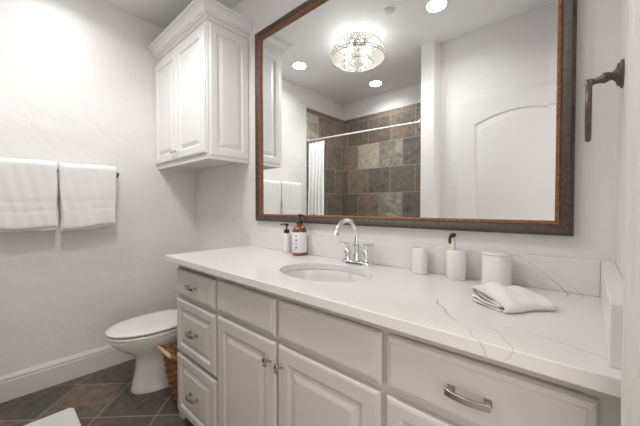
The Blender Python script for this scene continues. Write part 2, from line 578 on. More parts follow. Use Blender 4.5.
def pull(root, parent, x, z, y, L=.088):
    """bowed bar pull on two square posts"""
    bm = bmesh.new()
    for s in (-1, 1):
        px_ = x + s * (L / 2 - .008)
        box(bm, px_ - .0085, px_ + .0085, y - .004, y, z - .0085, z + .0085)
        box(bm, px_ - .0055, px_ + .0055, y - .024, y - .004, z - .005, z + .005)
    n = 12
    rings = []
    for i in range(n + 1):
        k = -1 + 2 * i / n
        xx = x + k * L / 2
        yy = y - .021 - .009 * (1 - k * k)
        h = .0078 - .0012 * (1 - k * k)
        rings.append([(xx, yy - .004, z - h), (xx, yy + .004, z - h), (xx, yy + .004, z + h), (xx, yy - .004, z + h)])
    loft(bm, rings)
    o = child('handle', bm, M['nickel'], root, None, parent)
    bevel(o, .0012)
    return o


def tknob(root, parent, x, z, y):
    """small T knob: rosette, post and short upright bar"""
    bm = bmesh.new()
    loft(bm, [circ(x, y, z, .0085, 16, 'y'), circ(x, y - .003, z, .0085, 16, 'y'), circ(x, y - .004, z, .005, 16, 'y'),
              circ(x, y - .024, z, .0045, 16, 'y')])
    rings = []
    for i in range(9):
        k = -1 + 2 * i / 8
        zz = z + k * .015
        yy = y - .024 - .003 * (1 - k * k)
        rings.append([(x - .007, yy - .004, zz), (x + .007, yy - .004, zz), (x + .007, yy + .004, zz), (x - .007, yy + .004, zz)])
    loft(bm, rings)
    o = child('knob', bm, M['nickel'], root, None, parent)
    bevel(o, .001)
    return o


T = .020
for name, a, b, z0, z1, st, hw in [
        ('drawer', .928, 1.334, .694, .832, None, 'p'), ('drawer', .928, 1.338, .388, .670, .045, 'p'), ('drawer', .928, 1.338, .055, .368, .045, 'p'),
        ('false_drawer_front', 1.358, 1.762, .696, .834, None, None), ('door', 1.362, 1.764, .055, .676, .058, 'r'),
        ('false_drawer_front', 1.779, 2.192, .696, .834, None, None), ('door', 1.779, 2.190, .055, .676, .058, 'l'),
        ('drawer', 2.208, 2.608, .696, .834, None, 'p'), ('drawer', 2.208, 2.610, .388, .676, .045, 'p'), ('drawer', 2.208, 2.610, .055, .368, .045, 'p')]:
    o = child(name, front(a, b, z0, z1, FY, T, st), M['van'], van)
    yf = FY - T
    if hw == 'p': pull(van, o, (a + b) / 2, (z0 + z1) / 2, yf)
    if hw == 'r': tknob(van, o, b - .026, z1 - .068, yf)
    if hw == 'l': tknob(van, o, a + .024, z1 - .068, yf)

# ------------------------------------------------------------------ countertop with a cut-out for the basin
CT0, CT1 = .8665, .8965
SXc, SYc, SA, SB = 1.778, -.292, .213, .157
bm = bmesh.new()
def oval(a, b, z, n=64, cx=SXc, cy=SYc, e=2.0):
    out = []
    for i in range(n):
        t = 2 * PI * i / n
        c, s = math.cos(t), math.sin(t)
        out.append((cx + a * math.copysign(abs(c) ** (2 / e), c), cy + b * math.copysign(abs(s) ** (2 / e), s), z))
    return out
def ring_e(pts):
    vs = [bm.verts.new(p) for p in pts]
    return vs, [bm.edges.new((vs[i], vs[(i + 1) % len(vs)])) for i in range(len(vs))]
XL, XRc, YB, YFc = .848, XR - .001, -.001, -.574
for z in (CT0, CT1):
    vo, eo = ring_e([(XL, YFc, z), (XRc, YFc, z), (XRc, YB, z), (XL, YB, z)])
    vi, ei = ring_e(oval(SA, SB, z))
    bmesh.ops.triangle_fill(bm, edges=eo + ei, use_beauty=True)
    if z == CT0: lo = (vo, vi)
    else:
        for a, b in zip(lo, (vo, vi)):
            for i in range(len(a)):
                j = (i + 1) % len(a)
                bm.faces.new((a[i], a[j], b[j], b[i]))
top = obj('countertop', bm, M['quartz'])
bevel(top, .0022)
tag(top, 'white quartz vanity countertop with thin grey veins', 'countertop')
o = obj('backsplash', boxbm(.873, XR - .0315, -.02, -.0005, CT1 + .0002, CT1 + .106), M['quartz']); bevel(o, .0015)
tag(o, 'long low white quartz backsplash under the mirror, standing on the countertop', 'backsplash')
o = obj('side_splash', boxbm(XR - .031, XR - .0005, -.536, -.0005, CT1 + .0002, CT1 + .106), M['quartz']); bevel(o, .0015)
tag(o, 'short white quartz side splash against the right wall at the counter end', 'backsplash')

# basin
sink = empty('sink_basin', (SXc, SYc, .74), 'oval white undermount basin set into the countertop in front of the faucet', 'sink')
bm = bmesh.new()
prof = [(1.06, 0), (1.02, 0), (1.0, -.004), (.975, -.03), (.93, -.07), (.80, -.112), (.55, -.135), (.25, -.143), (.10, -.145)]
rings = [oval(SA * k, SB * k, CT0 - .0005 + d) for k, d in prof]
outer = [oval(SA * (k + .04), SB * (k + .05), CT0 - .0125 + d) for k, d in prof[::-1]]
outer[-1] = oval(SA * 1.06, SB * 1.06, CT0 - .010)
loft(bm, rings + outer, False, False)
rs = bm.verts[:]
child('bowl', bm, M['sink'], sink, smooth=60)
bm = bmesh.new()
lathe(bm, [(.024, CT0 - .1465), (.024, CT0 - .141), (.019, CT0 - .139), (.012, CT0 - .141), (.001, CT0 - .141)], 24, (SXc, SYc))
child('drain', bm, M['chrome'], sink, smooth=40)

# ------------------------------------------------------------------ faucet
FX, FYc = 1.787, -.074
fa = empty('faucet', (FX, FYc, CT1), 'chrome centerset faucet with gooseneck spout and two lever handles behind the basin', 'faucet')
bm = bmesh.new()
loft(bm, [oval(.078, .027, CT1, 40, FX, FYc, 3.2), oval(.078, .027, CT1 + .011, 40, FX, FYc, 3.2), oval(.075, .024, CT1 + .015, 40, FX, FYc, 3.2),
          oval(.066, .017, CT1 + .019, 40, FX, FYc, 3.2)])
child('base_plate', bm, M['chrome'], fa, smooth=40)
bm = bmesh.new()
lathe(bm, [(.021, CT1 + .016), (.021, CT1 + .022), (.017, CT1 + .028), (.0165, CT1 + .075), (.019, CT1 + .080), (.019, CT1 + .086), (.012, CT1 + .092), (.011, CT1 + .10)], 24, (FX, FYc))
child('body', bm, M['chrome'], fa, smooth=35)
bm = bmesh.new()
pts = [(FX, FYc, CT1 + .095), (FX, FYc, CT1 + .130)]
Ra = .076
SPX, SPY = .0, 1.0
for i in range(0, 17):
    a = PI * i / 16 * .86
    q = Ra - Ra * math.cos(a)
    pts.append((FX - q * SPX, FYc - q * SPY, CT1 + .130 + Ra * 1.0 * math.sin(a)))
pts.append((FX, pts[-1][1] - .0035, pts[-1][2] - .008))
tube(bm, pts, .0095, 14)
child('spout', bm, M['chrome'], fa, smooth=60)
bm = bmesh.new()
e = pts[-1]
tube(bm, [(e[0], e[1] + .002, e[2] + .005), (e[0], e[1] + .001, e[2] + .002), (e[0], e[1] - .005, e[2] - .013)], [.0105, .0125, .0125], 20)
child('aerator', bm, M['chrome'], fa, smooth=40)
for s in (-1, 1):
    hx = FX + s * .052
    bm = bmesh.new()
    lathe(bm, [(.0185, CT1 + .018), (.0185, CT1 + .024), (.0145, CT1 + .029), (.0135, CT1 + .033), (.0168, CT1 + .045), (.0168, CT1 + .060), (.0125, CT1 + .069),
               (.0085, CT1 + .073), (.0085, CT1 + .082), (.0115, CT1 + .087), (.0105, CT1 + .094), (.006, CT1 + .097)], 20, (hx, FYc))
    h = child('handle', bm, M['chrome'], fa, smooth=40)
    bm = bmesh.new()
    tube(bm, [(hx - s * .008, FYc, CT1 + .089), (hx + s * .015, FYc - .002, CT1 + .093), (hx + s * .050, FYc - .006, CT1 + .097)], [.0065, .0056, .0045], 10, flat=(.8, 1.25))
    child('lever', bm, M['chrome'], fa, smooth=60, parent=h)

# ------------------------------------------------------------------ mirror
MX0, MX1, MZ0, MZ1 = .932, 2.557, 1.072, 2.308
mr_ = empty('wall_mirror', ((MX0 + MX1) / 2, 0, MZ0), 'large wall mirror with dark bronze outer frame and thin copper inner lip', 'mirror')
def rframe(x0, x1, z0, z1, prof):
    bm = bmesh.new()
    # prof: (inset, y); swept round the rectangle with mitred corners
    rs_ = [[bm.verts.new(p) for p in rect(x0, x1, z0, z1, i, y)] for i, y in prof]
    for a, b in zip(rs_, rs_[1:] + rs_[:1]):
        for i in range(4):
            j = (i + 1) % 4
            bm.faces.new((a[i], a[j], b[j], b[i]))
    return bm
fr = child('frame', rframe(MX0, MX1, MZ0, MZ1, [(0, -.001), (0, -.022), (.004, -.028), (.010, -.030), (.020, -.027), (.030, -.023), (.034, -.020), (.036, -.0165), (.036, -.001)]),
           M['frame'], mr_)
child('inner_lip', rframe(MX0, MX1, MZ0, MZ1, [(.0335, -.001), (.0335, -.0205), (.036, -.0225), (.041, -.022), (.045, -.018), (.0465, -.0125), (.0465, -.001)]),
      M['gold'], mr_, parent=fr)
bm = bmesh.new()
i0, bw = .043, .024
r0 = [bm.verts.new(p) for p in rect(MX0, MX1, MZ0, MZ1, i0, -.0002)]
ra = [bm.verts.new(p) for p in rect(MX0, MX1, MZ0, MZ1, i0, -.0049)]
rb = [bm.verts.new(p) for p in rect(MX0, MX1, MZ0, MZ1, i0 + bw, -.0042)]
for a, b in ((r0, ra), (ra, rb)):
    for i in range(4):
        j = (i + 1) % 4
        bm.faces.new((a[i], a[j], b[j], b[i]))
bm.faces.new(rb); bm.faces.new(r0[::-1])
child('glass', bm, M['mirror'], mr_)

# ------------------------------------------------------------------ upper cabinet
UX, UY, UZ0, UZ1 = .824, -.303, 1.468, 2.34
up = empty('upper_cabinet', (UX / 2, -.14, UZ0), 'tall white wall cabinet with two doors and crown moulding above the toilet', 'wall cabinet')
bm = bmesh.new()
box(bm, .001, UX, UY, -.001, UZ0 + .024, UZ1)
# apron round the recessed underside
box(bm, .001, UX, UY, UY + .02, UZ0, UZ0 + .024)
box(bm, UX - .02, UX, UY + .02, -.001, UZ0, UZ0 + .024)
box(bm, .001, .021, UY + .02, -.001, UZ0, UZ0 + .024)
child('body', bm, M['cab'], up)
for a, b, s in ((.004, .406, 1), (.410, .815, -1)):
    o = child('door', front(a, b, 1.503, 2.285, UY, .02, .058), M['cab'], up)
    kx = b - .028 if s == 1 else a + .028
    bm = bmesh.new()
    y0 = UY - .02
    loft(bm, [circ(kx, y0, 1.555, .008, 18, 'y'), circ(kx, y0 - .004, 1.555, .005, 18, 'y'), circ(kx, y0 - .014, 1.555, .0055, 18, 'y'),
              circ(kx, y0 - .018, 1.555, .013, 18, 'y'), circ(kx, y0 - .024, 1.555, .0145, 18, 'y'), circ(kx, y0 - .029, 1.555, .009, 18, 'y')])
    child('knob', bm, M['chrome'], up, smooth=40, parent=o)
# side panel: same raised work turned to face +x
bm = front(-.288, -.006, 1.490, 2.312, 0, .010, .050)
bmesh.ops.transform(bm, verts=bm.verts[:], matrix=Matrix(((0, -1, 0, UX - .0005), (1, 0, 0, 0), (0, 0, 1, 0), (0, 0, 0, 1))))
child('side_panel', bm, M['cab'], up)
# crown moulding: mitred round the front and the right side
cp = [(0, 2.323), (.008, 2.323), (.008, 2.335), (.014, 2.337), (.014, 2.346), (.023, 2.348), (.023, 2.357), (.031, 2.360), (.034, 2.372), (.042, 2.385),
      (.055, 2.395), (.065, 2.398), (.065, 2.403), (.072, 2.403), (.072, 2.413), (0, 2.413)]
bm = bmesh.new()
y0, x0 = UY, UX
rings = [[(.001, y0 - o_, z) for o_, z in cp], [(x0 + o_, y0 - o_, z) for o_, z in cp], [(x0 + o_, -.001, z) for o_, z in cp]]
loft(bm, rings)
child('crown_moulding', bm, M['cab'], up)
child('top_board', boxbm(.001, UX, UY, -.001, 2.341, 2.40), M['cab'], up)

# ------------------------------------------------------------------ towel bar and towels
tb = empty('towel_bar', (0, -.93, 1.398), 'dark bronze towel bar on the left wall carrying the two white towels', 'towel bar')
bm = bmesh.new()
tube(bm, [(.068, -.600, 1.398), (.068, -1.245, 1.398)], .0095, 14)
child('bar', bm, M['bronze'], tb, smooth=60)
for y in (-.600, -1.245):
    bm = bmesh.new()
    loft(bm, [circ(.0, y, 1.398, .026, 20, 'x'), circ(.006, y, 1.398, .026, 20, 'x'), circ(.012, y, 1.398, .016, 20, 'x'), circ(.03, y, 1.398, .008, 20, 'x'),
              circ(.056, y, 1.398, .009, 20, 'x'), circ(.064, y, 1.398, .013, 20, 'x'), circ(.074, y, 1.398, .013, 20, 'x'), circ(.079, y, 1.398, .007, 20, 'x')])
    child('post', bm, M['bronze'], tb, smooth=50)


def towel(name, y0, y1, zf, zb, seed, label, band, slant):
    """folded terry towel hung over the bar: thick front and back layers, a woven band above the hem"""
    rnd = random.Random(seed)
    n = 40
    top = 1.452
    cx = .068
    NFR = 40
    path = [(.107, zf + (top - .035 - zf) * i / (NFR - 1)) for i in range(NFR)]
    for i in range(1, 12):
        a = PI * i / 12
        path.append((cx + .039 * math.cos(a), top - .035 + .035 * math.sin(a)))
    for i in range(14): path.append((.029, top - .035 - (top - .035 - zb) * i / 13))
    inner = [(.052, zb + .004 + (1.380 - zb) * i / 13) for i in range(14)]
    inner += [(.056, 1.410), (.068, 1.4155), (.080, 1.410)]
    inner += [(.084, 1.384 - (1.380 - zf - .004) * i / 21) for i in range(22)]
    bm = bmesh.new()
    ph = [rnd.uniform(0, 6) for _ in range(8)]
    rings = []
    for k in range(n + 1):
        t = k / n
        y = y0 + (y1 - y0) * t
        e = min(t, 1 - t) * abs(y1 - y0)
        pinch = max(0, 1 - e / .008)
        ring = []
        for j, (x, z) in enumerate(path + inner):
            s = max(0, (top - z) / .42)
            fr_ = x > cx
            dx = (.003 * s * math.sin(8 * t + ph[0] + 2 * z) + .0016 * math.sin(13 * t + ph[1] + 9 * z) + .0012 * math.sin(31 * t + ph[5] - 21 * z)) * (1 if fr_ else .4)
            dz = (.004 * math.sin(5 * t + ph[2]) + slant * (t - .5)) * s + .0025 * math.sin(7 * t + ph[6])
            if j < NFR:
                if band[0] < z < band[1]: dx -= .0006
                for bz in band:
                    if abs(z - bz) < .008: dx -= .0016
                dx += .007 * s
                if z < zf + .02: dx -= .004 * (1 - (z - zf) / .02)
            px_ = x + dx
            if pinch > 0 and not (len(path) + 12 <= j <= len(path) + 18):
                mid = .096 if fr_ else .041
                px_ = mid + (px_ - mid) * (1 - .8 * pinch ** 2)
            yy = y + .005 * s * math.sin(20 * z + ph[3]) * (1 if t > .5 else -1) - (.009 * s * (1 - 2 * t) if seed == 8 else 0) - .003 * s * (1 - 2 * t)
            ring.append((px_, yy, z + dz))
        rings.append(ring)
    loft(bm, rings)
    o = obj(name, bm, M['towel'], smooth=180)
    subsurf(o, 1)
    tag(o, label, 'towel')
    bm = bmesh.new()
    rings = []
    for k in range(n + 1):
        t = k / n
        y = y0 + (y1 - y0) * (.03 + .95 * t)
        w = .004 * math.sin(5 * t + ph[2]) + slant * (t - .5) - .008 + .004 * math.sin(9 * t + ph[4])
        rings.append([(.087, y, zf + .05), (.086, y, zf + w), (.090, y, zf + w - .005), (.097, y, zf + w - .006), (.101, y, zf + w), (.101, y, zf + .05)])
    loft(bm, rings)
    l2 = obj('under_layer', bm, M['towel'], o, smooth=180)
    subsurf(l2, 1)
    return o
towel('towel', -.9265, -1.232, 1.033, 1.06, 3, 'white folded towel hanging on the bar, the one farther from the toilet', (1.139, 1.196), .0)
towel('towel', -.606, -.9235, 1.032, 1.06, 8, 'white folded towel hanging on the bar, the one nearer the toilet and wall cabinet', (1.150, 1.208), -.018)

# ------------------------------------------------------------------ toilet
TX = .476
to = empty('toilet', (TX, -.38, 0), 'white toilet with closed lid standing between the left wall and the vanity', 'toilet')
def egg(w, yf, yb, z, n=40, sq=2.25):
    """egg outline: front tip at yf, back at yb, half width w; widest a little behind the middle"""
    ym = yb + (yf - yb) * .46
    out = []
    for i in range(n):
        a = 2 * PI * i / n
        c, s = math.cos(a), math.sin(a)
        x = w * math.copysign(abs(c) ** (2 / sq), c)
        y = (ym - yf) * s if s < 0 else (yb - ym) * math.copysign(abs(s) ** (2 / 2.9), s)
        out.append((TX + x, ym + y, z))
    return out
bm = bmesh.new()
prof = [(.120, -.640, -.13, 0), (.122, -.643, -.13, .010), (.118, -.636, -.13, .028), (.114, -.626, -.13, .08), (.110, -.616, -.13, .14), (.108, -.612, -.13, .19),
        (.110, -.616, -.13, .215), (.122, -.636, -.13, .240), (.144, -.676, -.12, .270), (.162, -.712, -.11, .300), (.174, -.740, -.10, .328), (.181, -.757, -.09, .350), (.183, -.762, -.09, .364), (.179, -.757, -.09, .371)]
loft(bm, [egg(*p) for p in prof])
child('bowl', bm, M['bowl'], to, smooth=60)
bm = bmesh.new()
loft(bm, [egg(.160, -.735, -.285, .3712), egg(.176, -.755, -.275, .3745), egg(.183, -.764, -.270, .376), egg(.185, -.767, -.268, .383), egg(.182, -.763, -.270, .389), egg(.170, -.748, -.28, .3905)])
child('seat', bm, M['bowl'], to, smooth=60)
bm = bmesh.new()
loft(bm, [egg(.160, -.735, -.285, .3945), egg(.176, -.756, -.272, .3990), egg(.184, -.765, -.266, .401), egg(.186, -.768, -.264, .407), egg(.182, -.763, -.267, .413), egg(.165, -.74, -.28, .4165),
          egg(.12, -.67, -.31, .419), egg(.05, -.56, -.38, .420)])
ld = child('lid', bm, M['bowl'], to, smooth=60)
for s in (-1, 1):
    bm = bmesh.new()
    tube(bm, [(TX + s * .075 - .02, -.262, .402), (TX + s * .075 + .02, -.262, .402)], .010, 12)
    child('hinge', bm, M['bowl'], to, smooth=50)
bm = bmesh.new()
def tank(w, yf, yb, z, r=.03, n=6):
    pts = []
    for cx_, cy_, a0 in ((TX + w - r, yb - r, 0), (TX - w + r, yb - r, 90), (TX - w + r, yf + r, 180), (TX + w - r, yf + r, 270)):
        for i in range(n + 1):
            a = R(a0 + 90 * i / n)
            pts.append((cx_ + r * math.cos(a), cy_ + r * math.sin(a), z))
    return pts
loft(bm, [tank(.17, -.205, -.035, .3715), tank(.185, -.215, -.025, .44), tank(.200, -.225, -.020, .70), tank(.200, -.225, -.020, .705)])
child('tank', bm, M['bowl'], to, smooth=50)
bm = bmesh.new()
loft(bm, [tank(.205, -.230, -.016, .7055), tank(.210, -.235, -.016, .715), tank(.210, -.235, -.016, .735), tank(.200, -.225, -.020, .742)])
child('tank_lid', bm, M['bowl'], to, smooth=50)
bm = bmesh.new()
tube(bm, [(TX - .15, -.226, .66), (TX - .15, -.240, .66), (TX - .14, -.246, .659), (TX - .09, -.247, .655)], .006, 10)
child('flush_lever', bm, M['chrome'], to, smooth=60)

# ------------------------------------------------------------------ wicker basket
BX0, BX1, BY0, BY1, BH = .652, .895, -.530, -.290, .300
bk = empty('wicker_basket', ((BX0 + BX1) / 2, (BY0 + BY1) / 2, 0), 'brown woven wicker basket with a pale wooden handle between toilet and vanity', 'basket')
def brect(z, ins=0, n=18):
    k = z / BH
    x0 = BX0 + .055 * (1 - k) + ins; x1 = BX1 - .03 * (1 - k) - ins
    y0 = BY0 + .040 * (1 - k) + ins; y1 = BY1 - .03 * (1 - k) - ins
    r = .022; P = []
    for cx_, cy_, a0 in ((x1 - r, y1 - r, 0), (x0 + r, y1 - r, 90), (x0 + r, y0 + r, 180), (x1 - r, y0 + r, 270)):
        for i in range(4):
            a = R(a0 + 90 * i / 3)
            P.append(Vector((cx_ + r * math.cos(a), cy_ + r * math.sin(a), z)))
    # resample by length
    L = [(P[(i + 1) % len(P)] - P[i]).length for i in range(len(P))]
    tot = sum(L); out = []; N = 96
    i = 0; acc = 0
    for q in range(N):
        d = tot * q / N
        while acc + L[i] < d: acc += L[i]; i += 1
        t = (d - acc) / L[i]
        out.append(P[i].lerp(P[(i + 1) % len(P)], t))
    return out
bm = bmesh.new()
rows = 32
rings = []
for k in range(rows + 1):
    z = .002 + (BH - .004) * k / rows
    base = brect(z)
    c = Vector(((BX0 + BX1) / 2, (BY0 + BY1) / 2, z))
    ring = []
    for q, p in enumerate(base):
        d = (p - c).normalized()
        lay = k // 2
        amp = .0060 * math.sin(2 * PI * q / 8 + (PI if lay % 2 else 0)) + (.002 if k % 2 else -.002) + random.uniform(-.0012, .0012)
        ring.append(tuple(p + d * amp))
    rings.append(ring)
inn = [[tuple(p) for p in brect(z, .010)] for z in (BH - .002, BH * .5, .014)]
loft(bm, rings + inn)
child('weave', bm, M['wicker'], bk, smooth=180)
bm = bmesh.new()
rim = [tuple(p + Vector((0, 0, 0))) for p in brect(BH - .004, .004)]
rim_r = [(x, y, BH - .002) for x, y, z in rim]
n = len(rim_r)
for ph, rr in ((0, .0055), (PI, .0055)):
    pts = []
    for q in range(n * 2 + 1):
        a = rim_r[(q // 2) % n]; b = rim_r[(q // 2 + 1) % n]
        t = (q % 2) / 2
        p = Vector(a).lerp(Vector(b), t)
        c = Vector(((BX0 + BX1) / 2, (BY0 + BY1) / 2, p.z)); d = (p - c).normalized()
        w = 2 * PI * q / 8 + ph
        pts.append(tuple(p + d * (.004 * math.cos(w)) + Vector((0, 0, .004 * math.sin(w) + .001))))
    tube(bm, pts, rr, 6, False)
child('rim', bm, M['wicker'], bk, smooth=60)
bm = bmesh.new()
hz = BH + .008
tube(bm, [(BX0 - .012, BY0 - .010, hz), (BX0 + .004, BY0 - .010, hz), (BX0 + .165, BY0 - .010, hz), (BX0 + .18, BY0 - .010, hz)], [.009, .011, .011, .009], 12)
child('handle', bm, M['dowel'], bk, smooth=50)

# ------------------------------------------------------------------ bath mat
bm = bmesh.new()
mx0, mx1, my0, my1 = .390, 1.17, -1.40, -.911
def rr(x0, x1, y0, y1, z, r, n=6):
    pts = []
    for cx_, cy_, a0 in ((x1 - r, y1 - r, 0), (x0 + r, y1 - r, 90), (x0 + r, y0 + r, 180), (x1 - r, y0 + r, 270)):
        for i in range(n + 1):
            a = R(a0 + 90 * i / n)
            pts.append((cx_ + r * math.cos(a), cy_ + r * math.sin(a), z))
    return pts
loft(bm, [rr(mx0, mx1, my0, my1, .0005, .02), rr(mx0 - .002, mx1 + .002, my0 - .002, my1 + .002, .006, .022), rr(mx0 + .004, mx1 - .004, my0 + .004, my1 - .004, .012, .02),
          rr(mx0 + .02, mx1 - .02, my0 + .02, my1 - .02, .0125, .016), rr(mx0 + .024, mx1 - .024, my0 + .024, my1 - .024, .010, .014),
          rr(mx0 + .03, mx1 - .03, my0 + .03, my1 - .03, .0125, .014)])
o = obj('bath_mat', bm, M['mat'], smooth=60)
tag(o, 'white cotton bath mat lying on the slate floor', 'bath mat')

# ------------------------------------------------------------------ things on the counter
def on(z): return CT1 + z
# amber pump bottle
BXc, BYc = 1.397, -.066
bo = empty('soap_bottle', (BXc, BYc, CT1), 'amber pump bottle with white printed label and black pump left of the basin', 'soap bottle')
bm = bmesh.new()
lathe(bm, [(.034, on(0)), (.040, on(.003)), (.041, on(.010)), (.041, on(.128)), (.040, on(.136)), (.036, on(.147)), (.028, on(.157)), (.018, on(.164)), (.014, on(.167)), (.014, on(.176))], 40, (BXc, BYc))
child('bottle', bm, M['amber'], bo, smooth=50)
bm = bmesh.new()
lathe(bm, [(.0414, on(.017)), (.0419, on(.018)), (.0419, on(.127)), (.0414, on(.128))], 48, (BXc, BYc), cap=False)
lb = child('label', bm, M['label'], bo, smooth=50)
bm = bmesh.new()
# violet print: a column of small flowers and a few lines of lettering, wrapped on the label
def patch(bm, a, z, w, h, r=.0422):
    n = 4
    vs = []
    for i in range(n + 1):
        t = a + (i / n - .5) * w / r
        vs.append((bm.verts.new((BXc + r * math.sin(t), BYc - r * math.cos(t), z - h / 2)), bm.verts.new((BXc + r * math.sin(t), BYc - r * math.cos(t), z + h / 2))))
    for p, q in zip(vs, vs[1:]): bm.faces.new((p[0], q[0], q[1], p[1]))
for z_, s in ((.108, .005), (.086, .0075), (.066, .005), (.046, .0075)):
    patch(bm, .35, on(z_), s, s * 1.5); patch(bm, .35, on(z_), s * 1.5, s)
    patch(bm, .35, on(z_), s * 1.9, s * .35)
for i, z_ in enumerate((.118, .075, .069, .063, .035, .030)):
    patch(bm, .05 if i % 2 else .0, on(z_), (.012, .006, .010, .007, .012, .009)[i], .0022)
child('print', bm, M['ink'], bo, parent=lb, smooth=None)
def pump(root, x, y, z, s=1.0, ang=PI, m=None):
    """pump head: collar, stem, nozzle head with spout in direction ang"""
    bm = bmesh.new()
    lathe(bm, [(.0165 * s, z), (.0165 * s, z + .016 * s), (.013 * s, z + .020 * s), (.006 * s, z + .021 * s), (.0045 * s, z + .024 * s), (.0045 * s, z + .040 * s), (.010 * s, z + .042 * s),
               (.0105 * s, z + .052 * s), (.008 * s, z + .055 * s)], 20, (x, y))
    dx, dy = math.cos(ang), math.sin(ang)
    tube(bm, [(x, y, z + .049 * s), (x + dx * .022 * s, y + dy * .022 * s, z + .050 * s), (x + dx * .034 * s, y + dy * .034 * s, z + .048 * s), (x + dx * .039 * s, y + dy * .039 * s, z + .042 * s)],
         [.0048 * s, .0045 * s, .004 * s, .0034 * s], 8)
    return child('pump', bm, m or M['black'], root, smooth=45)
pump(bo, BXc, BYc, on(.172), 1.0, R(100))
# white bottle behind it
WX, WY = 1.280, -.056
wb = empty('lotion_bottle', (WX, WY, CT1), 'small white bottle with black pump standing just left of the amber bottle', 'soap bottle')
bm = bmesh.new()
lathe(bm, [(.019, on(0)), (.022, on(.002)), (.022, on(.095)), (.020, on(.103)), (.013, on(.112)), (.011, on(.118))], 32, (WX, WY))
child('bottle', bm, M['ceramic'], wb, smooth=50)
pump(wb, WX, WY, on(.116), 1.0, R(215))

# tumblers and dispenser on the right
def cup(name, x, y, r, h, label, m):
    root = empty(name, (x, y, CT1), label, 'cup')
    bm = bmesh.new()
    lathe(bm, [(r * .92, on(0)), (r, on(.002)), (r, on(h - .002)), (r - .0012, on(h)), (r - .004, on(h - .001)), (r - .005, on(h - .004)), (r - .005, on(.006))], 40, (x, y))
    child('cup_body', bm, m, root, smooth=45)
    return root
c1 = cup('tumbler', 2.088, -.062, .031, .104, 'white ceramic tumbler, the small one nearest the faucet', M['ceramic'])
c3 = empty('lidded_jar', (2.362, -.080, CT1), 'largest white ceramic jar with a flat lid behind the folded washcloth', 'jar')
bm = bmesh.new()
lathe(bm, [(.046, on(0)), (.048, on(.003)), (.047, on(.010)), (.0435, on(.020)), (.0435, on(.104)), (.042, on(.106))], 44, (2.362, -.080))
child('jar_body', bm, M['ceramic'], c3, smooth=45)
bm = bmesh.new()
lathe(bm, [(.0445, on(.1062)), (.0455, on(.1075)), (.0455, on(.112)), (.044, on(.1135)), (.02, on(.1145))], 44, (2.362, -.080))
child('jar_lid', bm, M['ceramic'], c3, smooth=45)
DX, DY = 2.229, -.066
di = empty('soap_dispenser', (DX, DY, CT1), 'white ceramic dispenser with cream neck and dark spout, between tumbler and jar', 'soap dispenser')
bm = bmesh.new()
lathe(bm, [(.033, on(0)), (.035, on(.002)), (.035, on(.103)), (.033, on(.107)), (.015, on(.109))], 40, (DX, DY))
child('dispenser_body', bm, M['ceramic'], di, smooth=45)
bm = bmesh.new()
lathe(bm, [(.014, on(.1085)), (.014, on(.113)), (.009, on(.118)), (.0085, on(.150)), (.006, on(.152))], 24, (DX - .012, DY))
child('neck', bm, M['cream'], di, smooth=45)
bm = bmesh.new()
hx, hy = DX - .012, DY
lathe(bm, [(.005, on(.151)), (.005, on(.156)), (.0105, on(.158)), (.0105, on(.166)), (.007, on(.169))], 16, (hx, hy))
tube(bm, [(hx, hy, on(.162)), (hx + .002, hy - .022, on(.163)), (hx + .002, hy - .034, on(.160)), (hx + .002, hy - .038, on(.152)), (hx + .002, hy - .039, on(.138)), (hx + .002, hy - .039, on(.132))],
     [.0045, .0045, .0045, .0055, .0050, .002], 10)
child('pump', bm, M['black'], di, smooth=50)


